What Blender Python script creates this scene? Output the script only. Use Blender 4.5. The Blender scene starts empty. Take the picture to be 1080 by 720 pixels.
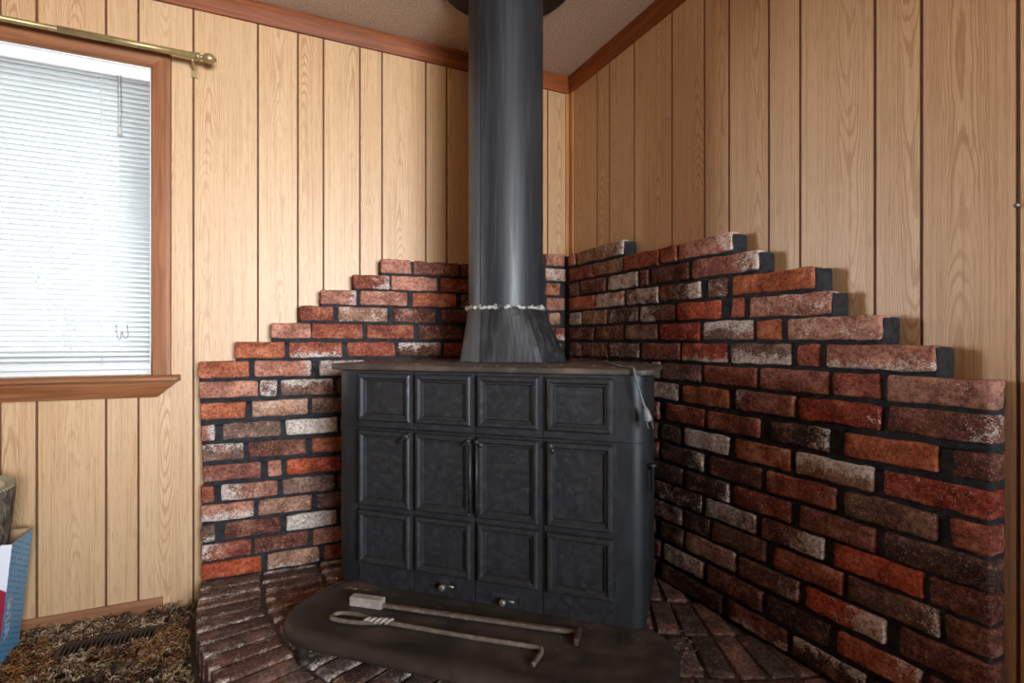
import bpy, bmesh, math, random
from mathutils import Vector, Matrix, noise
C = bpy.context.scene.collection
PI = math.pi
rnd = random.Random(7)

# ------------------------------------------------------------------ helpers
def lin(c):
    return tuple(((v/255)/12.92 if v/255 <= .04045 else ((v/255+.055)/1.055)**2.4) for v in c)

class MB:
    """verts / faces / material index / per-vertex colour, linked as ONE mesh object"""
    def __init__(s): s.v=[]; s.f=[]; s.m=[]; s.col=[]; s.uv=[]; s.mi=0; s.smooth=[]; s.sm=False
    def vert(s,p,col=(1,1,1,0),uv=(0,0)):
        s.v.append(tuple(p)); s.col.append(col); s.uv.append(uv); return len(s.v)-1
    def face(s,idx): s.f.append(tuple(idx)); s.m.append(s.mi); s.smooth.append(s.sm)
    def build(s,name,mats,parent=None,attr=None,uv=False,loc=None):
        me=bpy.data.meshes.new(name); me.from_pydata(s.v,[],s.f)
        if not isinstance(mats,(list,tuple)): mats=[mats]
        for m in mats: me.materials.append(m)
        me.polygons.foreach_set('material_index',s.m)
        me.polygons.foreach_set('use_smooth',s.smooth)
        if attr:
            a=me.attributes.new(attr,'FLOAT_COLOR','POINT')
            a.data.foreach_set('color',[x for c in s.col for x in c])
        if uv:
            l=me.uv_layers.new(name='UVMap')
            for lp in me.loops: l.data[lp.index].uv=s.uv[lp.vertex_index]
        me.update()
        bm=bmesh.new(); bm.from_mesh(me); bmesh.ops.recalc_face_normals(bm,faces=bm.faces); bm.to_mesh(me); bm.free()
        o=bpy.data.objects.new(name,me); C.objects.link(o)
        if parent: o.parent=parent
        if loc: o.location=loc
        return o
    def box(s,a,b,M=None):
        xs=(a[0],b[0]); ys=(a[1],b[1]); zs=(a[2],b[2]); id=[]
        for z in zs:
            for (x,y) in ((xs[0],ys[0]),(xs[1],ys[0]),(xs[1],ys[1]),(xs[0],ys[1])):
                p=Vector((x,y,z)); p=M@p if M else p; id.append(s.vert(p))
        for q in ((0,3,2,1),(4,5,6,7),(0,1,5,4),(1,2,6,5),(2,3,7,6),(3,0,4,7)): s.face([id[i] for i in q])
    def loft(s,rings,cap0=True,cap1=True,closed=True):
        base=[[s.vert(p) for p in r] for r in rings]; n=len(rings[0])
        for a,b in zip(base,base[1:]):
            for i in range(n if closed else n-1):
                j=(i+1)%n; s.face((a[i],a[j],b[j],b[i]))
        if cap0: s.face(list(reversed(base[0])))
        if cap1: s.face(base[-1])
    def tube(s,pts,r,n=10,caps=True,squash=1.0):
        pts=[Vector(p) for p in pts]; rings=[]; up=Vector((0,0,1))
        for i,p in enumerate(pts):
            t=(pts[min(i+1,len(pts)-1)]-pts[max(i-1,0)]).normalized()
            a=up if abs(t.dot(up))<.95 else Vector((1,0,0))
            x=t.cross(a).normalized(); y=x.cross(t).normalized()
            rr=r[i] if isinstance(r,(list,tuple)) else r
            rings.append([p+x*math.cos(2*PI*k/n)*rr+y*math.sin(2*PI*k/n)*rr*squash for k in range(n)])
        o=s.sm; s.sm=True; s.loft(rings,caps,caps); s.sm=o
    def lathe(s,prof,center,axis='z',n=24):
        rings=[]
        c=Vector(center)
        for (r,h) in prof:
            ring=[]
            for k in range(n):
                a=2*PI*k/n; x,y=r*math.cos(a),r*math.sin(a)
                ring.append(c+(Vector((x,y,h)) if axis=='z' else Vector((h,x,y)) if axis=='x' else Vector((x,h,y))))
            rings.append(ring)
        o=s.sm; s.sm=True; s.loft(rings); s.sm=o

def catmull(pts,n=8):
    P=[Vector(p) for p in pts]; P=[P[0]*2-P[1]]+P+[P[-1]*2-P[-2]]; out=[]
    for i in range(1,len(P)-2):
        for k in range(n):
            t=k/n
            out.append(.5*((2*P[i])+(P[i+1]-P[i-1])*t+(2*P[i-1]-5*P[i]+4*P[i+1]-P[i+2])*t*t+(3*P[i]-P[i-1]-3*P[i+1]+P[i+2])*t**3))
    out.append(P[-2]); return out

def tag(o,label,cat,group=None,kind=None):
    o['label']=label; o['category']=cat
    if group: o['group']=group
    if kind: o['kind']=kind
    return o
def thing(name,label,cat,loc=(0,0,0),rotz=0,group=None):
    o=bpy.data.objects.new(name,None); C.objects.link(o); o.location=loc; o.rotation_euler=(0,0,rotz)
    o.empty_display_size=.05
    return tag(o,label,cat,group)
def struct(o,label,cat='room'):
    o['kind']='structure'; o['label']=label; o['category']=cat; return o

# ------------------------------------------------------------------ materials
class NT:
    def __init__(s,name):
        s.mat=bpy.data.materials.new(name); s.mat.use_nodes=True; s.nt=s.mat.node_tree; s.N=s.nt.nodes; s.L=s.nt.links
        s.b=s.N['Principled BSDF']
    def set(s,sock,v):
        if isinstance(v,bpy.types.NodeSocket): s.L.new(v,sock)
        else: sock.default_value=v
    def math(s,op,a,b=0.0,c=0.0,clamp=False):
        n=s.N.new('ShaderNodeMath'); n.operation=op; n.use_clamp=clamp
        for i,v in enumerate((a,b,c)): s.set(n.inputs[i],v)
        return n.outputs[0]
    def mix(s,f,a,b,mode='MIX'):
        n=s.N.new('ShaderNodeMix'); n.data_type='RGBA'; n.blend_type=mode; n.clamp_factor=True
        s.set(n.inputs[0],f)
        for k,v in ((6,a),(7,b)): s.set(n.inputs[k],v if isinstance(v,bpy.types.NodeSocket) else (*v[:3],1))
        return n.outputs[2]
    def noise(s,vec,scale,detail=4,rough=.55,dist=0):
        n=s.N.new('ShaderNodeTexNoise'); s.set(n.inputs['Vector'],vec); n.inputs['Scale'].default_value=scale
        n.inputs['Detail'].default_value=detail; n.inputs['Roughness'].default_value=rough; n.inputs['Distortion'].default_value=dist
        return n.outputs[0]
    def coord(s): return s.N.new('ShaderNodeTexCoord').outputs['Object']
    def vmul(s,v,k):
        n=s.N.new('ShaderNodeVectorMath'); n.operation='MULTIPLY'; s.set(n.inputs[0],v); n.inputs[1].default_value=k; return n.outputs[0]
    def ramp(s,f,lo,hi,a=0,b=1):
        n=s.N.new('ShaderNodeMapRange'); n.interpolation_type='SMOOTHSTEP'; s.set(n.inputs[0],f)
        for i,v in enumerate((lo,hi,a,b)): s.set(n.inputs[i+1],v)
        return n.outputs[0]
    def attr(s,name):
        n=s.N.new('ShaderNodeAttribute'); n.attribute_name=name; return n
    def sep(s,v):
        n=s.N.new('ShaderNodeSeparateXYZ'); s.set(n.inputs[0],v); return n.outputs
    def comb(s,x,y,z):
        n=s.N.new('ShaderNodeCombineXYZ')
        for i,v in enumerate((x,y,z)): s.set(n.inputs[i],v)
        return n.outputs[0]
    def bump(s,h,strength=.3,dist=.005):
        n=s.N.new('ShaderNodeBump'); s.set(n.inputs['Height'],h); n.inputs['Strength'].default_value=strength; n.inputs['Distance'].default_value=dist
        s.L.new(n.outputs[0],s.b.inputs['Normal'])
    def out(s,col,rough=.6,metal=0,spec=.5):
        s.set(s.b.inputs['Base Color'],col if isinstance(col,bpy.types.NodeSocket) else (*col[:3],1))
        s.set(s.b.inputs['Roughness'],rough); s.b.inputs['Metallic'].default_value=metal
        s.b.inputs['Specular IOR Level'].default_value=spec
        return s.mat

def plain(name,c,rough=.6,metal=0,var=.15,scale=30,spec=.5,bump=0):
    t=NT(name); n=t.noise(t.coord(),scale)
    col=t.mix(t.ramp(n,.3,.7),[v*(1-var) for v in lin(c)],[min(1,v*(1+var)) for v in lin(c)])
    if bump: t.bump(n,bump,.003)
    return t.out(col,rough,metal,spec)

def m_brick(name,soot=0.0):
    t=NT(name); p=t.coord(); a=t.attr('bcol'); col=a.outputs['Color']; w=a.outputs['Alpha']
    n1=t.noise(p,22,5,.6); n2=t.noise(p,110,4,.65); n3=t.noise(p,420,2,.5)
    n4=t.noise(t.vmul(p,(1.0,1.0,1.6)),13,3,.6)
    col=t.mix(t.ramp(n4,.36,.66,.5,0),col,t.mix(1,col,lin((150,128,120)),'MULTIPLY'))
    col=t.mix(t.ramp(n4,.50,.74,0,.40),col,lin((206,152,124)))
    col=t.mix(t.ramp(n1,.40,.70,0,.65),col,t.mix(1,col,lin((176,140,122)),'MULTIPLY'))
    col=t.mix(t.ramp(n2,.36,.56,.60,0),col,t.mix(1,col,lin((104,86,80)),'MULTIPLY'))
    col=t.mix(t.ramp(n2,.56,.70,0,.4),col,lin((206,144,110)))
    col=t.mix(t.ramp(n3,.57,.70,0,.30),col,lin((212,182,164)))
    col=t.mix(t.ramp(n3,.44,.34,0,.4),col,lin((52,40,36)))
    nw=t.math('ADD',t.math('MULTIPLY',t.noise(p,38,5,.62),.6),t.math('MULTIPLY',t.noise(p,170,3,.7),.4))
    m=t.ramp(t.math('ADD',t.math('ADD',nw,w),t.math('MULTIPLY',t.math('SUBTRACT',n3,.5),.35)),.97,1.09,0,.88)
    col=t.mix(m,col,t.mix(t.ramp(t.math('ADD',t.math('MULTIPLY',n2,.6),t.math('MULTIPLY',n3,.4)),.38,.6),lin((146,124,112)),lin((222,210,198))))
    t.bump(t.math('ADD',t.math('MULTIPLY',n1,.6),t.math('MULTIPLY',n2,.5)),.75,.006)
    return t.out(col,.9,0,.25)
def m_mortar(name,c):
    t=NT(name); p=t.coord(); n=t.noise(p,45,5,.65); n2=t.noise(p,200,3)
    col=t.mix(t.ramp(n,.3,.7),[v*.6 for v in lin(c)],[v*1.35 for v in lin(c)])
    col=t.mix(t.ramp(t.noise(p,70,5,.7),.62,.72,0,.35),col,lin((120,112,104)))
    t.bump(t.math('ADD',n,t.math('MULTIPLY',n2,.4)),.8,.008)
    return t.out(col,.92,0,.2)

def m_panel(name):
    """printed wood-grain panelling: UV is metres along / up the wall, 'plank' = centre, phase, tone, groove"""
    t=NT(name); uvn=t.N.new('ShaderNodeUVMap'); uvn.uv_map='UVMap'; u,v,_=t.sep(uvn.outputs[0])
    a=t.attr('plank'); cen,ph,tone=t.sep(a.outputs['Vector']); 
    cen=t.math('MULTIPLY',cen,4.0)
    du=t.math('SUBTRACT',u,cen)
    wob=t.noise(t.comb(t.math('MULTIPLY',u,3),t.math('MULTIPLY',v,1.3),t.math('MULTIPLY',ph,50)),1.6,3)
    off=t.math('ADD',t.math('MULTIPLY',t.math('SUBTRACT',ph,.5),.15),t.math('MULTIPLY',t.math('SUBTRACT',wob,.5),.06))
    d=t.math('ADD',du,off); d2=t.math('MULTIPLY',d,d)
    sgn=t.math('SUBTRACT',t.math('MULTIPLY',t.math('GREATER_THAN',tone,.45),2),1)
    slow=t.noise(t.comb(0.0,t.math('MULTIPLY',v,1.15),t.math('MULTIPLY',ph,77)),1.0,2,.5)
    wb2=t.noise(t.comb(t.math('MULTIPLY',u,14),t.math('MULTIPLY',v,2.4),t.math('MULTIPLY',ph,31)),1.0,4)
    wb3=t.noise(t.comb(t.math('MULTIPLY',u,70),t.math('MULTIPLY',v,6),t.math('MULTIPLY',ph,11)),1.0,3)
    f=t.math('ADD',t.math('ADD',t.math('MULTIPLY',d2,230),t.math('MULTIPLY',t.math('MULTIPLY',v,sgn),.55)),t.math('ADD',t.math('MULTIPLY',wb2,.26),t.math('ADD',t.math('MULTIPLY',slow,1.7),t.math('MULTIPLY',wb3,.03))))
    s=t.math('SINE',t.math('ADD',t.math('MULTIPLY',f,2*PI/.075),t.math('MULTIPLY',ph,40)))
    line=t.ramp(s,.05,1.0)
    patch=t.ramp(t.noise(t.comb(t.math('MULTIPLY',u,6),t.math('MULTIPLY',v,1.6),t.math('MULTIPLY',ph,19)),1.0,2),.35,.62,.25,1)
    fade=t.math('MULTIPLY',patch,t.ramp(t.math('ABSOLUTE',d),.02,.12,1,.45))
    str1=t.noise(t.comb(t.math('MULTIPLY',u,190),t.math('MULTIPLY',v,2.2),ph),1,5,.65)
    pore=t.noise(t.comb(t.math('MULTIPLY',u,560),t.math('MULTIPLY',v,16),ph),1,2,.6)
    light=t.mix(tone,lin((215,181,142)),lin((207,170,129)))
    dark=t.mix(tone,lin((178,134,92)),lin((168,124,82)))
    col=t.mix(t.math('MULTIPLY',t.math('MULTIPLY',line,fade),.72),light,dark)
    col=t.mix(t.ramp(str1,.42,.72,0,.6),col,dark)
    col=t.mix(t.ramp(pore,.54,.72,0,.55),col,lin((150,108,70)))
    big=t.noise(t.comb(t.math('MULTIPLY',u,1.4),t.math('MULTIPLY',v,1.1),2.0),1,2)
    col=t.mix(t.ramp(big,.4,.7,0,.25),col,lin((200,168,132)))
    t.bump(t.math('ADD',str1,pore),.12,.002)
    return t.out(col,.42,0,.4)

def m_wood(name,a,b,axis,rough=.5,k=1.0):
    """stained trim; grain runs along axis 0/1/2"""
    t=NT(name); p=t.coord(); sc=[60*k,60*k,60*k]; sc[axis]=3*k
    n=t.noise(t.vmul(p,tuple(sc)),1,5,.6,.6); sc2=[9,9,9]; sc2[axis]=1.5
    n2=t.noise(t.vmul(p,tuple(sc2)),1,3)
    col=t.mix(t.ramp(n,.32,.68),lin(a),lin(b)); col=t.mix(t.ramp(n2,.4,.7,0,.45),col,[v*.65 for v in lin(a)])
    t.bump(n,.08,.002)
    return t.out(col,rough,0,.4)

def m_iron(name,c,dust,dc,rough=.48,streak=False,scale=9):
    t=NT(name); p=t.coord()
    q=t.vmul(p,(60,60,2.2)) if streak else p
    n=t.noise(q,1 if streak else scale,6,.62); n2=t.noise(p,160,3,.6)
    col=t.mix(t.ramp(n,.42,.78,0,dust),lin(c),lin(dc)); col=t.mix(t.ramp(n2,.55,.8,0,.18),col,lin(dc))
    r=t.ramp(n,.3,.8,rough-.08,rough+.2)
    t.bump(n2,.18,.002)
    return t.out(col,r,0,.5)

# lighting levels
WORLD=1.65
SUN=27.0
SUNANG=36
SUNCOL=(.90,.95,1.0)
SUNDIR=(2.1,-1.35,-.20)
EXPO=-.12
D90=PI/2
LIGHTS=[('rear_fill_cool',(-.75,-4.2,1.20),(D90,0,0),1.4,1.0,34,(.76,.88,1.0),False,58,(-1.55,0,1.12)),  # unseen cool fill lamp added behind the camera to brighten the window wall
        ('rear_fill_warm',(-1.2,-4.1,1.5),(D90,0,0),2.0,.8,46,(1,.80,.60),False,110,(-1.6,-2.2,2.6))]  # unseen warm fill lamp, added and aimed up for ceiling bounce
# ------------------------------------------------------------------ shared numbers (metres; z=0 carpet, origin = room corner)
CAMP=(-1.2926,-2.1411,.915); YAW=math.radians(24.949)
CEIL=2.14; HEARTH=.098
WX0,WX1,WZ0,WZ1=-2.56,-1.64,.803,1.838     # window opening

M_panel=m_panel('wood_grain_panelling')
M_groove=plain('panel_groove',(104,66,40),.7)
M_crown=m_wood('crown_moulding_stain',(112,55,18),(150,80,30),0)
M_crown_y=m_wood('crown_moulding_stain_side',(112,55,18),(150,80,30),1)
M_cas_x=m_wood('casing_stain_rail',(130,80,46),(162,106,68),0)
M_cas_z=m_wood('casing_stain_post',(130,80,46),(162,106,68),2)
M_cornertrim=m_wood('corner_trim_wood',(170,118,70),(200,150,98),2)
M_base=m_wood('baseboard_wood',(140,92,62),(168,116,80),0)
M_white=plain('blind_white',(238,240,240),.45,0,.02)
M_vinyl=plain('sash_vinyl',(214,216,214),.4,0,.02)
M_mortar=m_mortar('black_mortar',(47,47,49))
M_hmortar=m_mortar('hearth_mortar',(86,77,70))
M_brick=m_brick('old_red_brick')
M_iron=m_iron('stove_black_iron',(37,37,39),.25,(70,68,67),.45,scale=60)
M_post_shaded=m_iron('stove_post_iron_shaded',(24,26,29),.35,(52,55,60),.55)  # darker than the door iron: shade on the right post put into the colour
M_post_l=m_iron('draught_iron',(38,39,41),.4,(72,74,78),.5)
M_slat=plain('slat_white',(206,209,210),.45,0,.02)
M_top=m_iron('dusty_top_iron',(58,50,44),.9,(112,92,76),.62)
M_apron=m_iron('apron_iron',(46,40,35),.9,(84,70,58),.50,scale=7)
M_flue=m_iron('flue_black_steel',(31,34,39),.40,(70,75,82),.47,True)
M_bolt=plain('worn_steel',(150,142,130),.4,.7)
M_rod=m_iron('old_tool_steel',(96,84,72),.8,(150,134,116),.5,scale=60)
M_hand=m_iron('pale_tool_handle',(150,140,128),.7,(205,196,182),.5,scale=50)
M_brass=plain('antique_brass',(172,152,108),.42,.6)
M_dark=plain('dark_cavity',(8,8,8),.9)
M_vent=plain('brown_register',(62,48,38),.5,.3)
M_cord=plain('grey_cord',(92,92,94),.6)

# ------------------------------------------------------------------ panelled walls
def panel_wall(name,grooves,smax,mp,holes,n0,n1,label):
    """mp(s,n,z) -> world; n=0 is the wall face, n>0 goes into the wall"""
    mb=MB(); gw=.0035
    br=[(0,None)]
    gs=[g for g in grooves if g<smax-.02]
    zs=sorted({0,CEIL}|{z for h in holes for z in h[2:]})
    r=random.Random(len(name)*13+5)
    edges=[0]+gs+[smax]
    def cells(s0,s1,na,nb,col,mi):
        mb.mi=mi
        cuts=sorted({s0,s1}|{x for h in holes for x in h[:2] if s0<x<s1})
        for a,b in zip(cuts,cuts[1:]):
            for z0,z1 in zip(zs,zs[1:]):
                mid=(a+b)/2; zm=(z0+z1)/2
                if any(h[0]<mid<h[1] and h[2]<zm<h[3] for h in holes): continue
                fa=na+(nb-na)*(a-s0)/(s1-s0); fb=na+(nb-na)*(b-s0)/(s1-s0)
                ids=[mb.vert(mp(s,n,z),col,(s,z)) for s,n,z in ((a,fa,z0),(b,fb,z0),(b,fb,z1),(a,fa,z1))]
                mb.face(ids)
    for i,(a,b) in enumerate(zip(edges,edges[1:])):
        col=((a+b)/8,r.random(),r.random(),1)
        cells(a+(gw if i else 0),b-(gw if i<len(edges)-2 else 0),0,0,col,0)
    for g in gs:
        cells(g-gw,g-.002,0,.0025,(0,0,0,1),1); cells(g-.002,g+.002,.0025,.0025,(0,0,0,1),1); cells(g+.002,g+gw,.0025,0,(0,0,0,1),1)
    # body of the wall behind the sheet
    mb.mi=0
    ss=sorted({0,smax}|{x for h in holes for x in h[:2]})
    for a,b in zip(ss,ss[1:]):
        for z0,z1 in zip(zs,zs[1:]):
            if any(h[0]<(a+b)/2<h[1] and h[2]<(z0+z1)/2<h[3] for h in holes): continue
            P=[mb.vert(mp(s,n,z),(.1,.5,.5,1),(s,z)) for n in (.0045,.12) for s,z in ((a,z0),(b,z0),(b,z1),(a,z1))]
            for q in ((0,1,2,3),(4,5,6,7),(0,1,5,4),(1,2,6,5),(2,3,7,6),(3,0,4,7)): mb.face([P[i] for i in q])
    o=mb.build(name,[M_panel,M_groove],None,'plank',True)
    return struct(o,label,'wall')
GL=[.116,.232,.273,.365,.477,.60,.69,.869,.955,1.09,1.181,1.316,1.518,1.677,1.765,1.942,2.03,2.17,2.26,2.46,2.57,2.75,2.86,3.0,3.15]
GR=[.23,.32,.482,.692,.843,.944,1.086,1.183,1.374,1.471,1.634,1.70,1.79,1.99,2.08,2.23,2.37,2.46,2.6,2.75,2.9,3.1,3.2,3.4,3.55,3.7,3.95,4.1]
panel_wall('wall_left',GL,3.4,lambda s,n,z:(-s,n,z),[(-WX1,-WX0,WZ0,WZ1)],0,1,'tan wood-grain panelled wall with the window, left of the corner')
panel_wall('wall_right',GR,4.3,lambda s,n,z:(n,-s,z),[],0,1,'tan wood-grain panelled wall right of the corner behind the stepped bricks')
GB=[.2*i+.07*((i*7)%3) for i in range(1,17)]
panel_wall('wall_rear',GB,3.4,lambda s,n,z:(-3.4+s,-4.3-n,z),[],0,1,'panelled wall behind the camera')
panel_wall('wall_far_left',[.2*i+.07*((i*5)%3) for i in range(1,20)],4.3,lambda s,n,z:(-3.4-n,-s,z),[],0,1,'panelled wall at the far left, outside the frame')

t=NT('popcorn_ceiling'); n=t.noise(t.coord(),150,4,.6)
t.bump(n,.8,.01); M_ceil=t.out(t.mix(t.ramp(n,.35,.65),lin((176,152,132)),lin((212,190,168))),.9)
mb=MB(); mb.box((-3.52,-4.42,CEIL),(.12,.12,CEIL+.1)); struct(mb.build('ceiling',M_ceil),'beige textured ceiling','ceiling')
t=NT('carpet_backing'); n=t.noise(t.coord(),40,4); M_carp=t.out(t.mix(n,lin((44,30,20)),lin((92,68,46))),.95)
mb=MB(); mb.box((-3.52,-4.42,-.1),(.12,.12,0)); struct(mb.build('floor',M_carp),'floor under the brown shag carpet','floor')

# ceiling mouldings, corner trim, baseboard
def crown(name,mp,L,mat,label):
    mb=MB(); prof=[(0,CEIL-.0715),(.012,CEIL-.0715),(.014,CEIL-.06),(.019,CEIL-.03),(.021,CEIL-.008),(.021,CEIL),(0,CEIL)]
    mb.loft([[mp(s,n,z) for n,z in prof] for s in (.0,L)]); return struct(mb.build(name,mat),label,'moulding')
crown('trim_1',lambda s,n,z:(-s,-n,z),3.4,M_crown,'red-brown ceiling moulding along the window wall')
crown('trim_2',lambda s,n,z:(-n,-.021-s,z),4.2,M_crown_y,'red-brown ceiling moulding along the right wall')
mb=MB(); mb.box((-.022,-.007,1.1),(0,0,CEIL-.0715)); mb.box((-.007,-.036,1.1),(0,-.007,CEIL-.0715))
struct(mb.build('trim_3',M_cornertrim),'narrow wooden strip covering the corner joint','moulding')
mb=MB(); mb.loft([[(x,-n,z) for n,z in ((0,0),(.013,0),(.013,.038),(.007,.048),(0,.048))] for x in (-3.4,-1.607)])
struct(mb.build('baseboard_left',M_base),'brown baseboard along the window wall','baseboard')

# ------------------------------------------------------------------ window
win=bpy.data.objects.new('window_1',None); C.objects.link(win); win.location=((WX0+WX1)/2,0,WZ0); struct(win,'window with brown wooden casing in the left wall','window')
wx,wz=(WX0+WX1)/2,WZ0
def wbox(name,bs,mat):
    mb=MB()
    for a,b in bs: mb.box((a[0]-wx,a[1],a[2]-wz),(b[0]-wx,b[1],b[2]-wz))
    return mb.build(name,mat,win)
# mitred casing with an eased profile
def casing(name,path,mat):
    mb=MB(); prof=[(0,0),(0,.012),(.006,.017),(.045,.021),(.055,.018),(.0575,.012),(.0575,0)]
    mb.loft([[(x+ox*i-wx,-n,z+oz*i-wz) for i,n in prof] for (x,z,ox,oz) in path]); return mb.build(name,mat,win)
casing('side_casing',[(WX1,WZ0-.003,1,0),(WX1,WZ1,1,1)],M_cas_z)
casing('side_casing',[(WX0,WZ0-.003,-1,0),(WX0,WZ1,-1,1)],M_cas_z)
casing('head_casing',[(WX0,WZ1,-1,1),(WX1,WZ1,1,1)],M_cas_x)
wbox('jamb',[((WX0,.0,WZ0),(WX0+.005,.12,WZ1)),((WX1-.005,.0,WZ0),(WX1,.12,WZ1)),((WX0+.005,0,WZ1-.004),(WX1-.005,.12,WZ1))],M_white)
mb=MB(); prof=[(.11,0),(-.062,0),(-.07,.006),(-.07,.014),(-.064,.020),(.11,.020)]
xs=(WX0-.085,WX1+.084)
mb.loft([[(x-wx,y if abs(y)>.0 and (y<0) else y,z-.021) for y,z in [(min(p[0],0.0),p[1]) for p in prof]] for x in xs])
mb.box((WX0-wx,0,-.021),(WX1-wx,.11,-.001)); mb.build('sill',M_cas_x,win)
mb=MB(); ap=[(0,-.021),(-.052,-.021),(-.050,-.030),(-.022,-.074),(0,-.076)]
mb.loft([[((WX0-.08-wx+k*.06 if sgn<0 else WX1+.080-wx-k*.064),y,z) for (y,z),k in zip(ap,(0,0,.16,.95,1))] for sgn in (-1,1)])
mb.build('sill_apron',M_cas_x,win)
# white vinyl sash and glass
S0,S1=WX0+.005,WX1-.005; gx=-1.742
wbox('sash',[((S0,.055,WZ0),(S0+.09,.095,WZ1-.004)),((gx,.055,WZ0),(S1,.095,WZ1-.004)),((S0+.09,.055,WZ0),(gx,.095,WZ0+.075)),((S0+.09,.055,WZ1-.085),(gx,.095,WZ1-.004))],M_vinyl)
t=NT('window_glass'); tr=t.N.new('ShaderNodeBsdfTransparent'); gl=t.N.new('ShaderNodeBsdfGlossy'); gl.inputs['Roughness'].default_value=.02
mx=t.N.new('ShaderNodeMixShader'); mx.inputs[0].default_value=.05; t.L.new(tr.outputs[0],mx.inputs[1]); t.L.new(gl.outputs[0],mx.inputs[2])
t.L.new(mx.outputs[0],t.N['Material Output'].inputs['Surface']); M_glass=t.mat
wbox('glass',[((S0+.085,.073,WZ0+.07),(gx+.005,.077,WZ1-.08))],M_glass)
# mini blind: a thing hanging inside the opening
bl=thing('mini_blind','white horizontal mini blind hanging in the brown-framed window','blind',(wx,.022,WZ1-.005))
BX0,BX1=S0+.002-wx,S1-.001-wx; zt=WZ1-.005
mb=MB(); mb.loft([[(x,y,z) for y,z in ((-.018,0),(-.018,-.036),(-.014,-.039),(.016,-.039),(.016,0))] for x in (BX0,BX1)]); mb.build('headrail',M_white,bl)
mb=MB(); z=-.055; zb=WZ0+.028-zt
tl=math.radians(17); 
while z>zb+.01:
    mb.loft([[(x,math.cos(tl)*q*.0105+math.sin(tl)*0,z-math.sin(tl)*q*.0105+.0022*(1-q*q)+o) for q,o in ((-1,0),(-.5,0),(0,0),(.5,0),(1,0),(1,-.0007),(.5,-.0007),(0,-.0007),(-.5,-.0007),(-1,-.0007))] for x in (BX0+.002,BX1-.002)])
    z-=.0166
mb.build('slats',M_slat,bl)
mb=MB(); mb.loft([[(x,y,zb+q) for y,q in ((-.011,-.008),(-.013,0),(-.009,.006),(.009,.006),(.013,0),(.011,-.008))] for x in (BX0,BX1)]); mb.build('bottom_rail',M_white,bl)
mb=MB()
for x in (BX0+.1,(BX0+BX1)/2,BX1-.135):
    for y in (-.0125,.0125): mb.tube([(x,y,-.03),(x,y,zb)],.0007,5)
mb.build('ladder_cord',M_white,bl)
mb=MB(); px=BX1-.080
mb.tube([(px,-.019,-.035),(px+.002,-.021,-.16),(px,-.021,-.205)],.0011,6); mb.tube([(px-.008,-.020,-.035),(px-.006,-.021,-.205)],.0008,6)
mb.build('lift_cord',M_cord,bl)
mb=MB(); mb.tube([(px-.003,-.021,-.205),(px-.003,-.021,-.215),(px-.003,-.021,-.238)],[.004,.0075,.008],10); mb.build('cord_tassel',plain('tassel_plastic',(196,196,190),.5),bl)
mb=MB(); mb.tube(catmull([(px-.012,-.021,-.86),(px-.010,-.022,-.90),(px-.001,-.022,-.912),(px+.003,-.022,-.885),(px+.010,-.022,-.905),(px+.020,-.022,-.90),(px+.018,-.022,-.86)],6),.0012,6); mb.build('cord_loop',M_cord,bl)

# curtain rod
cr=thing('curtain_rod','antique brass curtain rod with a finial above the window','curtain rod',(-2.05,-.07,1.876))
mb=MB(); mb.tube([(-.62,0,0),(.42,0,0)],.0085,14); mb.tube([(.18,0,0),(.548,0,0)],.0105,14); mb.build('rod',M_brass,cr)
mb=MB(); mb.lathe([(.001,.544),(.012,.546),(.013,.556),(.008,.560),(.007,.567),(.013,.571),(.0165,.580),(.0175,.588),(.014,.598),(.008,.604),(.005,.607),(.001,.608)],(0,0,0),'x',18); mb.build('finial',M_brass,cr)
mb=MB(); mb.tube([(.536,.068,-.018),(.536,.03,-.018),(.536,.004,-.014),(.536,0,-.011)],.005,8); mb.box((.526,.0635,-.045),(.546,.07,.01)); mb.build('bracket',M_brass,cr)
mb=MB(); mb.tube([(-.55,.068,-.018),(-.55,.03,-.018),(-.55,.004,-.014),(-.55,0,-.009)],.005,8); mb.box((-.56,.0635,-.045),(-.54,.07,.01)); mb.build('bracket',M_brass,cr)

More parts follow.
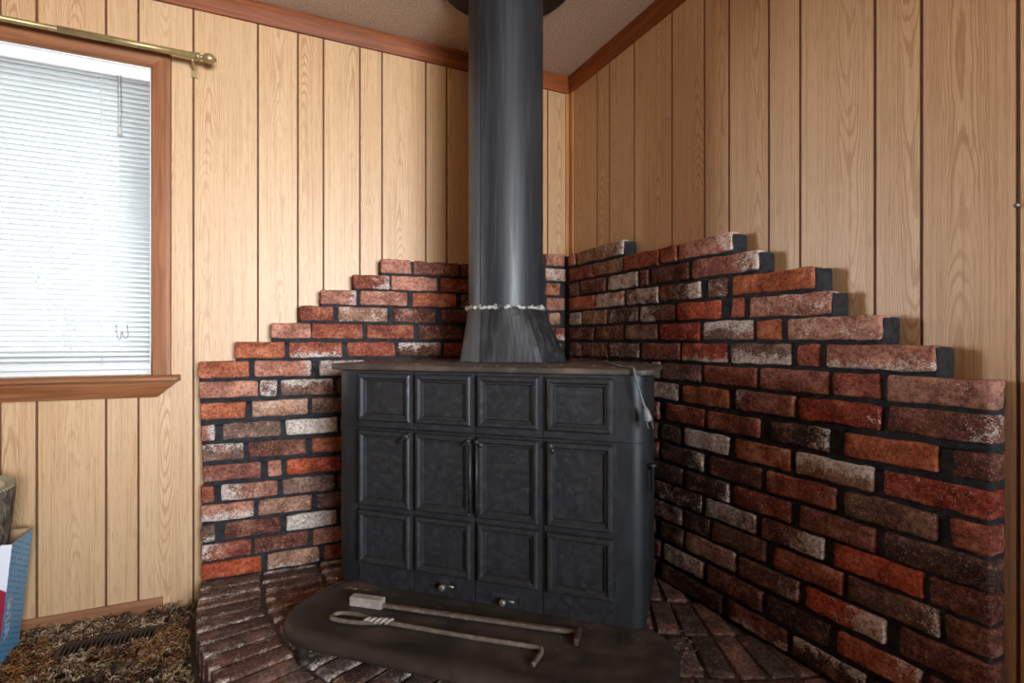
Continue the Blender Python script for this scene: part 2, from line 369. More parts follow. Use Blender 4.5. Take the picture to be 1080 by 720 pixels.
# ------------------------------------------------------------------ bricks
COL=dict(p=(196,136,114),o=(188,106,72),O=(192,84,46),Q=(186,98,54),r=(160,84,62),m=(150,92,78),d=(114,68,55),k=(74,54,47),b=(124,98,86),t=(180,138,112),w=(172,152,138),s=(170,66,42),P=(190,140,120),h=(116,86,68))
def knots(L,r,st):
    n=max(1,round((L-2*r)/st)); return [0,r*.45]+[r+(L-2*r)*i/n for i in range(n+1)]+[L-r*.45,L]
def rough_box(mb,mp,U,N,Z,r,st,amp,seed,colf,dz=None,fr=22):
    """rounded, worn block; mp(u,n,z)->world"""
    ks=[knots(b-a,min(r,(b-a)*.3),st) for a,b in (U,N,Z)]; o=(U[0],N[0],Z[0]); Ls=[k[-1] for k in ks]
    idx={}
    def vid(i,j,k):
        key=(i,j,k)
        if key in idx: return idx[key]
        q=[ks[0][i],ks[1][j],ks[2][k]]
        c=[min(max(q[a],r),max(Ls[a]-r,Ls[a]*.5)) for a in range(3)]
        c=[min(max(q[a],min(r,Ls[a]/2)),Ls[a]-min(r,Ls[a]/2)) for a in range(3)]
        d=Vector([q[a]-c[a] for a in range(3)])
        if d.length>1e-7: q=[c[a]+d.normalized()[a]*r for a in range(3)]
        P=Vector([q[a]+o[a] for a in range(3)])
        nv=noise.noise_vector(P*fr+Vector((seed*3.7,seed*1.3,0)))*amp+noise.noise_vector(P*fr*3.1+Vector((0,seed*2.1,0)))*amp*.5
        f=(q[0]/Ls[0],q[1]/Ls[1],q[2]/Ls[2])
        P+=nv
        if dz: P.z+=dz(P.x)
        idx[key]=mb.vert(mp(*P),colf(f,P)); return idx[key]
    n=[len(k)-1 for k in ks]
    for a in range(3):
        b,c=(a+1)%3,(a+2)%3
        for side in (0,n[a]):
            for i in range(n[b]):
                for j in range(n[c]):
                    def g(x,y):
                        t=[0,0,0]; t[a]=side; t[b]=x; t[c]=y; return vid(*t)
                    mb.face((g(i,j),g(i+1,j),g(i+1,j+1),g(i,j+1)))
def brickcol(code,seed,flip):
    base=COL[code[0]]; amt=int(code[1]); pat=code[2] if len(code)>2 else ''
    r=random.Random(seed); j=1+r.uniform(-.07,.07)
    c=lin([min(255,v*j) for v in base]); a0={0:.30,1:.39,2:.45,3:.53,4:.64}[amt]
    def f(q,P):
        u=1-q[0] if flip else q[0]; a=a0
        if pat=='T': a=a0-.2+.34*q[2]
        if pat=='B': a=a0-.2+.34*(1-q[2])
        if pat=='E': a=a0-.26+.38*u
        if pat=='L': a=a0-.26+.38*(1-u)
        return (*c,a)
    return f
L_BRICKS='''1:0.172 0.329 r0,0.065 0.162 p1
2:0.767 0.886 p1,0.566 0.756 m0,0.374 0.557 r0,0.191 0.365 r1,0.060 0.162 p3
3:0.853 0.989 r2E,0.659 0.846 p1,0.461 0.647 r0,0.238 0.444 r1,0.089 0.162 o2
4:0.978 1.107 p2E,0.783 0.964 p1,0.582 0.764 o0,0.374 0.557 d2,0.191 0.351 r0,0.065 0.157 p1
5:1.061 1.179 r0,0.861 1.044 t2,0.667 0.839 d1,0.461 0.643 d1,0.238 0.444 r1,0.089 0.143 t2
6:1.140 1.273 p0,0.954 1.137 r0,0.756 0.940 r0,0.557 0.737 d1,0.329 0.541 r0,0.119 0.306 r1,0.060 0.109 r2B
7:1.229 1.386 o0,1.030 1.214 r2B,0.831 1.013 r0,0.647 0.820 d2T,0.461 0.631 r0,0.238 0.444 r1
8:1.342 1.497 o0,1.137 1.327 p1E,0.947 1.111 w3,0.744 0.929 r0
9:1.315 1.494 p0,1.254 1.309 b3,1.061 1.242 b2T,0.893 1.047 b1
10:1.354 1.491 o0,1.150 1.336 t2,0.982 1.137 b0,0.783 0.964 d0
11:1.447 1.489 p3E,1.242 1.424 b1,1.047 1.226 w4,0.857 1.034 r0
12:1.360 1.486 b2T,1.159 1.345 d0,0.982 1.137 o0,0.783 0.964 r0
13:1.306 1.483 m0,1.239 1.282 p1,1.034 1.223 O0,0.857 1.016 d0
14:1.452 1.489 r0,1.251 1.430 p3L,1.057 1.236 b1,0.893 1.044 b0
15:1.327 1.489 p3B,1.137 1.315 t1,0.964 1.120 b0
16:1.447 1.489 b2B,1.242 1.418 d1,1.050 1.223 w4,0.893 1.037 r0
17:1.336 1.486 r2L,1.150 1.327 d0,0.982 1.133 p0
18:1.303 1.486 O0,1.111 1.285 t2B,0.929 1.094 r0'''
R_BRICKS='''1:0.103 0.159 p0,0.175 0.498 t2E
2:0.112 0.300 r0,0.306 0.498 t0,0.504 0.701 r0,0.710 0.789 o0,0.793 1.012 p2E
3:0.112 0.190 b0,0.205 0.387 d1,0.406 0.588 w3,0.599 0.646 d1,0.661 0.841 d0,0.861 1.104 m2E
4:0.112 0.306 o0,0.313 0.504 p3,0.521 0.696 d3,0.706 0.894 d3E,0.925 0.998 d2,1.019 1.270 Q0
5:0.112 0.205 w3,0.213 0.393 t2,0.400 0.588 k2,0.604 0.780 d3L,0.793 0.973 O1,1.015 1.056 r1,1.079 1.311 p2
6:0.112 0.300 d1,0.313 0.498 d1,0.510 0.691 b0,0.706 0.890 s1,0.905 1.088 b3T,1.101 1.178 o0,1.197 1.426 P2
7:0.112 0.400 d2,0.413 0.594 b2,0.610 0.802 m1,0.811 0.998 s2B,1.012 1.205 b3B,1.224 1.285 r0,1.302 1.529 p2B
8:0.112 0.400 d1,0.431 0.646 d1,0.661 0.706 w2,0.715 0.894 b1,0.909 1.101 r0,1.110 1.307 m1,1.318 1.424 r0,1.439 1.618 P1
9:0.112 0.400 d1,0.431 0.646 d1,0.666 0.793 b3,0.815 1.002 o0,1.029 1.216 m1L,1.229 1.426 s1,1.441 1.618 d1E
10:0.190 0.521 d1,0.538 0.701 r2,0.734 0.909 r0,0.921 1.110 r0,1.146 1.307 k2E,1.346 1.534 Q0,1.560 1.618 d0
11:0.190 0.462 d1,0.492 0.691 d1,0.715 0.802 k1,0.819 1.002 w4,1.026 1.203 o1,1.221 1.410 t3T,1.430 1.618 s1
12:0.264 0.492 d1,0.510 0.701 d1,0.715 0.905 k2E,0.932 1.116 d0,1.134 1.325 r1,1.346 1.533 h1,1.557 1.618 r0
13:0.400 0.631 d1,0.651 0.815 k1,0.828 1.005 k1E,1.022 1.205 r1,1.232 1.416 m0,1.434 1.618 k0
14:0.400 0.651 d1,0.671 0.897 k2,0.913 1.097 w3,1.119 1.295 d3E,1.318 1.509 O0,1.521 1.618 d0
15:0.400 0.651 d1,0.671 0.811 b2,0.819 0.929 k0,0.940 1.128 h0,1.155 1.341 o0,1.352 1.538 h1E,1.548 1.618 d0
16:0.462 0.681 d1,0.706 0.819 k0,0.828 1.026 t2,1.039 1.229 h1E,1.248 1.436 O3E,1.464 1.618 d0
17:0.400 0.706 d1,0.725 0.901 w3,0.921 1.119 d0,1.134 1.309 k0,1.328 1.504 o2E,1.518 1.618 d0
18:0.400 0.681 d1,0.706 0.977 k0,1.002 1.192 d2B,1.211 1.391 k2T,1.412 1.557 r0,1.567 1.618 d1'''  # dark tones in the lower rows partly put shade into the brick colour

def parse(t):
    out=[]
    for ln in t.split('\n'):
        k,r=ln.split(':')
        for it in r.split(','):
            a,b,c=it.split(); out.append((int(k),float(a),float(b),c))
    return out
Hc=.0677
def zk(k): return .915-(k-5.936)*Hc
DZ={'L':(1.49,{7:8,8:12,9:5,10:-1,11:-3,12:-3,13:-8,14:-7,15:-6,16:-8,17:-1,6:8,5:9,4:4,3:-2,2:-9,1:-9,0:-9,18:0},
     {7:7,8:7,9:7,10:1,11:-5,12:-8,13:-13,14:-11,15:-8,16:-5,17:-2,0:-9,1:-9,2:-9,3:-2,4:4,5:9,6:8,18:0},{0:-4,1:-3,2:-1,3:1,4:4,5:5,6:4,7:4,8:4,9:3,10:3,11:2,12:0,13:0,14:0,15:0,16:0,17:0,18:0}),
    'R':(1.6,{0:-14,1:-12,2:-10,3:-9,4:-5,5:-3,6:4,7:3,8:7,9:6,10:1,11:1,12:2,13:5,14:11,15:14,16:11,17:6,18:0},None,{0:-9,1:-8,2:-6,3:-2,4:1,5:4,6:4,7:6,8:6,9:5,10:4,11:3,12:2,13:2,14:2,15:2,16:1,17:0,18:0})}
def dev(side,k,s):
    e,E,Mi,Cn=DZ[side]; k=min(max(k,0),18)
    if side=='R': f=min(max((s-.07)/(e-.07),0),1); return (Cn[k]*(1-f)+E[k]*f)*.001
    if s>1.05: f=min((s-1.05)/.44,1); return (Mi[k]*(1-f)+E[k]*f)*.001
    f=min(max((s-.07)/.98,0),1); return (Cn[k]*(1-f)+Mi[k]*f)*.001
sur=thing('brick_surround','stepped red brick surround with black mortar filling the corner behind the stove','brick wall',(0,0,HEARTH))
def panel(side,data,label):
    mp=(lambda u,n,z:(-u,-n,z-HEARTH)) if side=='L' else (lambda u,n,z:(-n,-u,z-HEARTH))
    rows={}
    for b in data: rows.setdefault(b[0],[]).append(b)
    mb=MB(); mb.sm=True
    for k,bs in rows.items():
        bs=sorted(bs,key=lambda b:b[1]); 
        # bricks hidden behind the stove
        s=bs[0][1]-.012; lim=.08 if side=='L' else .085
        while s-lim>.05:
            a=max(s-.195,lim); bs.append((k,a,s,random.Random(k*7+int(s*100)).choice(['r0','d1','r1','d0']))); s=a-.013
        end=max(b[2] for b in bs)
        for (kk,a,b,code) in bs:
            if b-a<.03: continue
            seed=int(a*1000)+k*131+(0 if side=='L' else 5000); r=random.Random(seed)
            z1=zk(k-1)-.0062+r.uniform(-.0012,.0012); z0=zk(k)+.0062+r.uniform(-.0012,.0012)
            zm=(z0+z1)/2; d=.070+r.uniform(-.002,.002)
            def dz(s,kk=k): return (dev(side,kk-1,s)+dev(side,kk,s))/2
            full=side=='R' and b>1.6
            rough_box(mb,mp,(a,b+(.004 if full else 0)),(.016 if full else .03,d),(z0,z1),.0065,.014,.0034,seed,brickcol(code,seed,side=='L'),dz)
        mb.mi=1
        def dzm(s,kk=k): return (dev(side,kk-1,s)+dev(side,kk,s))/2
        st=.002 if side=='L' else (.071 if k>0 else 0)
        rough_box(mb,mp,(st,end-.002 if side=='L' or end>1.6 else end+.004),(.002,.0615),(max(zk(k)-.014,HEARTH),zk(k-1)-.0105),.006,.022,.0032,k*17.0,lambda f,P:(1,1,1,0),dzm,30)
        mb.mi=0
    o=mb.build('brick_panel',[M_brick,M_mortar],sur,'bcol'); o['label']=label
panel('L',parse(L_BRICKS),'paler brick panel on the window wall'); panel('R',parse(R_BRICKS),'brick panel on the right wall with shade painted into its lower bricks')

# ------------------------------------------------------------------ brick hearth
hc=Vector((.26,-.14))
hea=thing('brick_hearth','low curved brick hearth platform under the stove','hearth',(0,0,0))
mb=MB(); mb.sm=True; R0=1.750
ring=0; r1=R0
while r1>.3:
    r0=r1-.187; n=int(2*PI*(r0+r1)/2/.069); th0=rnd.random()
    for i in range(n):
        th=2*PI*(i+th0)/n; cx,cy=hc.x+math.cos(th)*(r0+r1)/2,hc.y+math.sin(th)*(r0+r1)/2
        if cx>-.03 or cy>-.01 or cy<-1.95: continue
        rr=random.Random(ring*1000+i); w0=2*PI*(r0+r1)/2/n/2-.0035
        ct,st_=math.cos(th),math.sin(th); jig=rr.uniform(-.004,.004); tone=rr.uniform(.82,1.15)
        base=rr.choice([(122,106,97),(114,97,88),(128,106,96),(108,95,88),(126,98,86)]); c=lin([v*tone for v in base])
        def mp(u,nn,z,ct=ct,st_=st_): return (hc.x+ct*u-st_*nn,hc.y+st_*u+ct*nn,z)
        e=rr.uniform(.20,.33)
        def cf(q,P,c=c,e=e,cx0=cx): return (*c,e+((.20 if cx0<-.95 else .06) if (q[1]<.1 or q[1]>.9) else 0)+(.09 if q[0]>.93 else 0))
        rough_box(mb,mp,(r0+.005+jig,r1-.003+(jig if ring else 0)),(-w0,w0),(.004,HEARTH+rr.uniform(-.003,.0015)),.006,.030,.0022,ring*37+i,cf)
    r1-=.191; ring+=1
pts=[]
for i in range(60):
    a=PI-.02+ (PI*.62)*i/59
    x,y=hc.x+math.cos(a)*(R0-.008),hc.y+math.sin(a)*(R0-.008)
    pts.append((min(x,-.003),min(y,-.003)))
pts.append((-.003,pts[-1][1])); pts.append((-.003,-.003)); pts.append((pts[0][0],-.003))
mb.mi=1; mb.sm=False; mb.loft([[(x,y,z) for x,y in pts] for z in (.0,HEARTH-.010)])
mb.build('hearth_bricks',[M_brick,M_hmortar],hea,'bcol')

# ------------------------------------------------------------------ stove
stv=thing('wood_stove','black cast-iron fireplace stove with twelve raised panels standing across the corner','stove',(-.741,-.769,HEARTH),math.radians(-44))
Zs=lambda z:z-HEARTH
def arc(cx,cy,r,a0,a1,n=8): return [(cx+r*math.cos(math.radians(a0+(a1-a0)*i/n)),cy+r*math.sin(math.radians(a0+(a1-a0)*i/n))) for i in range(n+1)]
UL,UR=-.403,.3675
def outline(g=0.0):
    return arc(-.437,.068,.068-g,180,270)+arc(.438-.035,.035,.035-g,270,360)+[(.438-g,.30),(.28,.478-g),(-.33,.478-g),(-.505+g,.30)]
mb=MB(); mb.sm=True
def stack(levels,mat,name):
    mb=MB()
    ol=[(x,y,z) for z,g in levels for x,y in [(0,0)]]
    mb.loft([[(x,y,Zs(z)) for x,y in outline(g)] for z,g in levels],False,False)
    for z,g in (levels[0],levels[-1]): mb.face([mb.vert((x,y,Zs(z))) for x,y in outline(g)])
    o=mb.build(name,mat,stv)
    for p in o.data.polygons:
        nrm=p.normal; p.use_smooth=(abs(nrm.z)<.5 and p.center.y<.09)
    return o
stack([(.188,0),(.6562,0)],M_post_shaded,'firebox')
stack([(.6576,0),(.829,0)],M_post_shaded,'header')
# face sheet edges: thin seams between posts and panels come from the door leaves' own gaps
prof=[(0,.006),(.003,.017),(.007,.021),(.013,.021),(.0185,.0135),(.022,.0135),(.0265,.0015),(.029,.001)]
def raised(name,u0,u1,z0,z1,parent,base=.006):
    mb=MB(); rings=[]
    P=[(-.0,base-.004)]+[(i,h+base-.006) for i,h in prof]
    for i,h in P: rings.append([(u0+i,-h,Zs(z0+i)),(u1-i,-h,Zs(z0+i)),(u1-i,-h,Zs(z1-i)),(u0+i,-h,Zs(z1-i))])
    mb.loft(rings,True,True); return mb.build(name,M_iron,parent)
cols=[(-.402,-.221),(-.210,-.030),(-.016,.165),(.182,.361)]
gap=[-.4045,-.2155,-.023,.1735,.3675]
for i,(u0,u1) in enumerate(cols):
    mb=MB(); a,b=gap[i]+.0012,gap[i+1]-.0012
    mb.box((a,-.006,Zs(.661)),(b,.03,Zs(.827))); hp=mb.build('header_panel',M_iron,stv)
    raised('raised_panel',u0+.001,u1-.001,.677,.821,hp)
for i,(u0,u1) in enumerate(cols):
    a,b=gap[i]+.0015,gap[i+1]-.0015
    mb=MB(); mb.box((a,-.006,Zs(.190)),(b,.02,Zs(.6545))); d=mb.build('door_leaf',M_iron,stv)
    raised('raised_panel',u0+.001,u1-.001,.426,.6515,d); raised('raised_panel',u0+.001,u1-.001,.252,.4125,d)
    if i in (1,2):
        ku=-.035 if i==1 else -.011
        mb=MB(); mb.tube([(ku,-.012,Zs(.640)),(ku,-.030,Zs(.640)),(ku,-.034,Zs(.640))],[.0055,.0065,.003],10)
        mb.tube([(ku,-.024,Zs(.642)),(ku+(-.016 if i==1 else .018),-.028,Zs(.628))],.004,8)
        mb.tube([(ku+(.002 if i==1 else -.002),-.021,Zs(.63)),(ku+(.002 if i==1 else -.002),-.021,Zs(.44))],.004,8)
        mb.build('latch',M_iron,d)
    else:
        ku=-.234 if i==0 else .196
        mb=MB(); mb.tube([(ku,-.014,Zs(.640)),(ku,-.026,Zs(.640)),(ku,-.028,Zs(.640))],[.010,.009,.004],12); mb.tube([(ku,-.022,Zs(.640)),(ku+(-.022 if i==0 else .012),-.022,Zs(.622))],.004,8)
        mb.build('hinge_lug',M_iron,d)
# draught controls under the two middle leaves
def draught(u,z,dirs):
    mb=MB(); mb.box((u-.04,-.0085,Zs(z-.016)),(u+.05,-.006,Zs(z+.016))); pl=mb.build('draught_control',M_post_l,stv)
    mb=MB()
    for a,b in dirs:
        mb=MB(); mb.box((u+a,-.0092,Zs(z-.011)),(u+b,-.0084,Zs(z+.011))); mb.build('slot',M_dark,pl)
    mb=MB(); mb.tube([(u,-.008,Zs(z)),(u,-.020,Zs(z)),(u,-.022,Zs(z)),(u,-.034,Zs(z)),(u,-.036,Zs(z))],[.004,.004,.009,.009,.005],12); mb.tube([(u+.006,-.013,Zs(z)),(u+.028,-.013,Zs(z-.002))],.003,8); mb.build('knob',M_bolt,pl)
draught(-.114,.226,[(-.034,-.020),(.014,.036)]); draught(.066,.2125,[(.036,.043)])
# base pan below the firebox
mb=MB(); mb.loft([[(x,y,z) for x,y in [(-.40,.05),(.385,.05),(.385,.29),(.26,.45),(-.31,.45),(-.46,.29),(-.46,.09)]] for z in (.030,.0895)]); mb.build('base_pan',M_dark,stv)
# top plate
def plate(g): 
    return arc(-.455,.073,.086-g,180,270,6)+arc(.462-.05,.037,.05-g,270,360,5)+[(.462-g,.31),(.29,.50-g),(-.34,.50-g),(-.541+g,.31)]
mb=MB(); mb.loft([[(x,y,Zs(z)) for x,y in plate(g)] for z,g in ((.829,.006),(.831,.001),(.836,0),(.842,0),(.8445,.003),(.8455,.006))]); mb.build('top_plate',M_top,stv)
# apron (ash shelf) under and in front of the doors
def apr(g,zr=0):
    L0,R1,F,B=-.500+g,.524-g,-.312+g,.045-g; r=max(.16-g,.03); q=max(.13-g,.02)
    return arc(L0+r,F+r,r,180,270,10)+arc(R1-r,F+r,r,270,360,10)+arc(R1-q,B-q,q,0,90,8)+arc(L0+q,B-q,q,90,180,8)
mb=MB(); mb.sm=True
mb.loft([[(x,y,z) for x,y in apr(g)] for g,z in ((.03,.063),(.010,.0635),(.002,.066),(0,.071),(.003,.078),(.012,.0855),(.026,.0895),(.040,.0903),(.054,.0885),(.070,.0860),(.084,.0852),(.10,.0850))],True,True)
mb.build('ash_apron',M_apron,stv)
def leg(x,y,fx,fy):
    mb=MB(); pts=[(x,y,.072),(x,y,.056),(x+fx*.006,y+fy*.006,.030),(x+fx*.010,y+fy*.010,.014),(x+fx*.022,y+fy*.022,.005),(x+fx*.034,y+fy*.034,.003)]
    ws=[.024,.022,.016,.012,.012,.007]; rings=[]
    for (a,b,c),w in zip(pts,ws):
        h=w if c>.02 else .006
        rings.append([(a+w*math.cos(k*PI/4),b+w*math.sin(k*PI/4),c+ (0 if c>.012 else (.0))) for k in range(8)])
    # foot pad
    mb.sm=True; mb.loft(rings[:4]); 
    mb.loft([[(x+fx*.016+q*(.017*math.cos(k*PI/6))+fx*q*.006,y+fy*.016+q*(.015*math.sin(k*PI/6))+fy*q*.006,z) for k in range(12)] for q,z in ((.9,0),(1,.003),(.9,.010),(.5,.016))])
    mb.build('leg',M_apron,stv)
leg(-.392,-.262,.5,-.30); leg(.405,-.262,.5,-.30); leg(-.36,.30,-.5,.5); leg(.34,.30,.5,.5)
# side lever at the right
mb=MB(); mb.tube([(.437,.05,Zs(.588)),(.452,.05,Zs(.588))],.006,8); mb.tube([(.452,.04,Zs(.60)),(.452,.04,Zs(.594)),(.452,.04,Zs(.592)),(.452,.04,Zs(.53))],[.011,.011,.005,.005],10); mb.build('side_lever',M_iron,stv)

# power cord with its plug hanging over the right end of the top plate
pc=thing('power_cord','grey electric cord with two-pin plug dangling over the right end of the stove top','cord',(-.741,-.769,HEARTH),math.radians(-44))
mb=MB(); T=Zs(.8455)+.0035
mb.tube(catmull([(.30,.30,T),(.33,.19,T),(.36,.10,T),(.392,.03,T),(.408,-.012,T),(.412,-.0215,T-.004),(.418,-.026,T-.03),(.430,-.028,T-.07),(.440,-.03,T-.098)],6),.003,7); mb.build('cable',M_cord,pc)
mb=MB(); mb.tube([(.440,-.03,T-.096),(.442,-.03,T-.104),(.447,-.03,T-.125),(.449,-.03,T-.130)],[.004,.008,.011,.009],10); pg=mb.build('plug',plain('plug_grey',(110,110,110),.5),pc)
for q in (-.006,.006):
    mb=MB(); mb.box((-.0008,-.0032,-.018),(.0008,.0032,0),Matrix.Translation((.449+q,-.03,T-.130))@Matrix.Rotation(-.3,4,'Y')); mb.build('prong',M_bolt,pg)

# ------------------------------------------------------------------ flue
fx,fy=-.552,-.500
flu=thing('stove_pipe','thick black round stove pipe rising from a flared boot to the ceiling','stove pipe',(fx,fy,.8455),math.radians(-30))
RP=.126; z0=.8455
mb=MB(); mb.sm=True; mb.loft([[(RP*math.cos(2*PI*k/64),RP*math.sin(2*PI*k/64),z-z0) for k in range(64)] for z in (1.02,1.3,1.6,1.9,CEIL)],False,False)
mb.build('pipe',M_flue,flu)
mb=MB()
a=math.radians(218+0); 
for aa in (math.radians(232),):
    x,y=RP*math.cos(aa),RP*math.sin(aa); q=Matrix.Translation((x,y,0))@Matrix.Rotation(aa,4,'Z'); mb.box((-.002,-.008,.18),(.0022,.008,CEIL-z0-.012),q)
mb.build('lap_seam',M_flue,flu)
mb=MB(); rings=[]; n=64
for z,f in ((0.0,0),(.004,.02),(.05,.25),(.10,.54),(.15,.83),(.178,1)):
    r=[]
    for k in range(n):
        th=2*PI*k/n; c,s=math.cos(th),math.sin(th)
        m=max(abs(c)/.176,abs(s)/.152); oct_=max(m,(abs(c)/.176+abs(s)/.152)/1.55); bx,by=c/oct_,s/oct_
        r.append((bx*(1-f)+RP*1.015*c*f+.03*(1-f),by*(1-f)+RP*1.015*s*f,z))
    rings.append(r)
mb.loft(rings,False,False); rings=[[(x*1.06,y*1.06,z) for x,y,z in rings[0]],[(x*1.05,y*1.05,z+.003) for x,y,z in rings[0]],[(x*1.0,y*1.0,z+.005) for x,y,z in rings[0]]]
mb.loft(rings,False,False); o=mb.build('boot',m_iron('boot_black_steel',(25,26,28),.35,(84,86,88),.46,True),flu); 
mb=MB(); mb.sm=True; rings=[]
for rr_,zz in ((0,-.004),(.004,-.006),(.0065,0),(.004,.006),(0,.007)):
    r=[]
    for k in range(160):
        th=2*PI*k/160; nz=noise.noise(Vector((math.cos(th)*9,math.sin(th)*9,1)))+.6*noise.noise(Vector((math.cos(th)*24,math.sin(th)*24,3)))
        q=RP+.0005+rr_*(1+1.1*nz); r.append((q*math.cos(th),q*math.sin(th),.178+zz*(1+.9*nz)+.002*nz))
    rings.append(r)
mb.loft(rings,False,False); t=NT('furnace_cement'); nn=t.noise(t.coord(),70,4,.6); t.bump(nn,.6); mb.build('cement_bead',t.out(t.mix(t.ramp(nn,.42,.58),lin((52,52,54)),lin((178,172,164))),.9),flu)
mb=MB(); mb.lathe([(RP+.002,CEIL-z0-.0005),(.232,CEIL-z0-.0005),(.234,CEIL-z0-.006),(.228,CEIL-z0-.012),(.15,CEIL-z0-.018),(RP+.004,CEIL-z0-.03),(RP+.002,CEIL-z0-.03)],(0,0,0),'z',56); mb.build('ceiling_collar',m_iron('collar_black',(14,14,15),.3,(40,40,40),.6),flu)

# ------------------------------------------------------------------ tools on the apron (stove-local coordinates)
def loc(u,n,z): 
    a=math.radians(-44); return Vector((-.741+math.cos(a)*u+math.sin(a)*n,-.769+math.sin(a)*u-math.cos(a)*n,z))
AT=HEARTH+.0853
rk=thing('ash_rake','ash rake with a pale square grip and long flat rod lying nearest the stove doors','fire tool',loc(-.35,.116,AT),math.radians(-44+4.2))
mb=MB(); mb.box((.0,-.0135,.0),(.098,.0135,.026)); o=mb.build('grip',M_hand,rk); bv=o.modifiers.new('bevel','BEVEL'); bv.width=.003; bv.segments=2
mb=MB(); mb.box((.096,-.0065,.004),(.640,.0065,.013)); o=mb.build('rod',M_rod,rk); bv=o.modifiers.new('bevel','BEVEL'); bv.width=.002; bv.segments=2
mb=MB(); mb.box((.628,-.05,.001),(.640,.010,.020)); o=mb.build('blade',m_iron('rusty_blade',(58,44,34),.9,(96,70,50),.7,scale=50),rk); bv=o.modifiers.new('bevel','BEVEL'); bv.width=.003; bv.segments=2
pk=thing('fire_poker','steel fire poker with a twisted loop handle and hooked tip lying at the apron front','fire tool',loc(-.352,.200,AT),math.radians(-44))
# local x along the stove, local y = -n
P0=lambda u,n,z=.006:(u+.352,-(n-.200),z+max(0,n-.195)*.13)
mb=MB()
mb.tube(catmull([P0(-.205,.180,.009),P0(-.245,.176),P0(-.295,.170),P0(-.335,.176),P0(-.352,.193),P0(-.340,.212),P0(-.295,.212),P0(-.25,.200),P0(-.215,.186,.007),P0(-.200,.176,.007)],8),.0058,9); mb.build('loop_handle',M_rod,pk)
mb=MB(); pts=[]; 
for s_ in (0,PI):
    pts=[P0(-.252+.07*i/20,.193-.016*i/20+.006*math.cos(i*.75+s_),.0095+.0045*math.sin(i*.75+s_)) for i in range(21)]; mb.tube(pts,.0045,7)
mb.build('twist',M_hand,pk)
mb=MB(); mb.tube(catmull([P0(-.205,.182,.008),P0(-.1,.176),P0(.05,.170),P0(.195,.160),P0(.2125,.166),P0(.216,.18),P0(.215,.21),P0(.214,.236)],8),.0060,9); mb.build('hooked_shaft',M_rod,pk)

# ------------------------------------------------------------------ small wall things
mb=MB(); mb.tube([(0,0,0),(-.012,-.002,.002),(-.016,-.002,.003)],[.0016,.0016,.0045],8); o=mb.build('nail',M_bolt,None,loc=(0,-.683,1.695)); tag(o,'small nail sticking out of the right wall high beside the pipe','nail')
mb=MB(); mb.tube([(0,0,0),(-.008,0,.0),(-.011,0,0)],[.002,.002,.005],8); o=mb.build('screw',M_bolt,None,loc=(.004,-1.634,1.172)); tag(o,'tiny screw head in a panel groove at the right edge of the picture','screw')

# floor register
fv=thing('floor_vent','brown metal floor register set into the shag carpet by the baseboard','vent',(-1.713,-.196,.0),math.radians(2))
mb=MB()
for a,b in (((-.125,-.045,.008),(.125,-.034,.022)),((-.125,.034,.008),(.125,.045,.022)),((-.125,-.034,.008),(-.112,.034,.022)),((.112,-.034,.008),(.125,.034,.022))): mb.box(a,b)
mb.build('frame',M_vent,fv)
mb=MB()
for i in range(19):
    x=-.108+i*.012; mb.box((-.0022,-.034,-.006),(.0022,.034,.006),Matrix.Translation((x,0,.0145))@Matrix.Rotation(.5,4,'Y'))
mb.build('louvre',M_vent,fv)
mb=MB(); mb.box((-.115,-.036,0),(.115,.036,.008)); mb.build('duct',M_dark,fv)

# ------------------------------------------------------------------ carton and firewood at the far left
t=NT('carton_blue'); p=t.coord(); x,y,z=t.sep(p)
band=t.ramp(t.math('SINE',t.math('MULTIPLY',t.math('ADD',z,t.math('MULTIPLY',y,.45)),2*PI/.016)),.1,.8)
dash=t.ramp(t.noise(t.comb(t.math('MULTIPLY',y,60),0.0,t.math('MULTIPLY',z,140)),1,2),.45,.55)
col=t.mix(t.math('MULTIPLY',t.math('MULTIPLY',band,dash),.7),t.mix(t.noise(p,9,2),lin((84,160,214)),lin((120,190,232))),lin((34,84,148)))
M_blue=t.out(col,.5)
t=NT('carton_front'); p=t.coord(); x,y,z=t.sep(p)
r_=t.math('SQRT',t.math('ADD',t.math('POWER',t.math('MULTIPLY',t.math('ADD',x,-.07),1.0),2),t.math('POWER',t.math('ADD',z,-.145),2)))
col=t.mix(t.ramp(r_,.098,.104),lin((146,18,52)),lin((226,228,236)))
M_front=t.out(col,.5)
bx=thing('carton','blue cardboard carton with small print leaning against the left wall','box',(-2.082,-.165,.012),math.radians(0)); bx.rotation_euler=(0,math.radians(5.5),0)
mb=MB(); w,dp,h=.125,.072,.358
P=[mb.vert(q) for q in ((-w,-dp,0),(w,-dp,0),(w,dp,0),(-w,dp,0),(-w,-dp,h),(w,-dp,h),(w,dp,h),(-w,dp,h))]
mb.mi=1; mb.face((P[0],P[1],P[5],P[4])); mb.mi=0; mb.face((P[1],P[2],P[6],P[5])); mb.face((P[2],P[3],P[7],P[6])); mb.face((P[3],P[0],P[4],P[7])); mb.face((P[0],P[3],P[2],P[1]))
wi=.004   # open top: rim and inside
Q=[mb.vert(q) for q in ((-w+wi,-dp+wi,h),(w-wi,-dp+wi,h),(w-wi,dp-wi,h),(-w+wi,dp-wi,h),(-w+wi,-dp+wi,.01),(w-wi,-dp+wi,.01),(w-wi,dp-wi,.01),(-w+wi,dp-wi,.01))]
mb.mi=2
for i in range(4):
    j=(i+1)%4; mb.face((P[4+i],P[4+j],Q[j],Q[i])); mb.face((Q[i],Q[j],Q[4+j],Q[4+i]))
mb.face((Q[4],Q[5],Q[6],Q[7])); mb.build('carton_body',[M_blue,M_front,plain('cardboard',(170,140,104),.8)],bx)
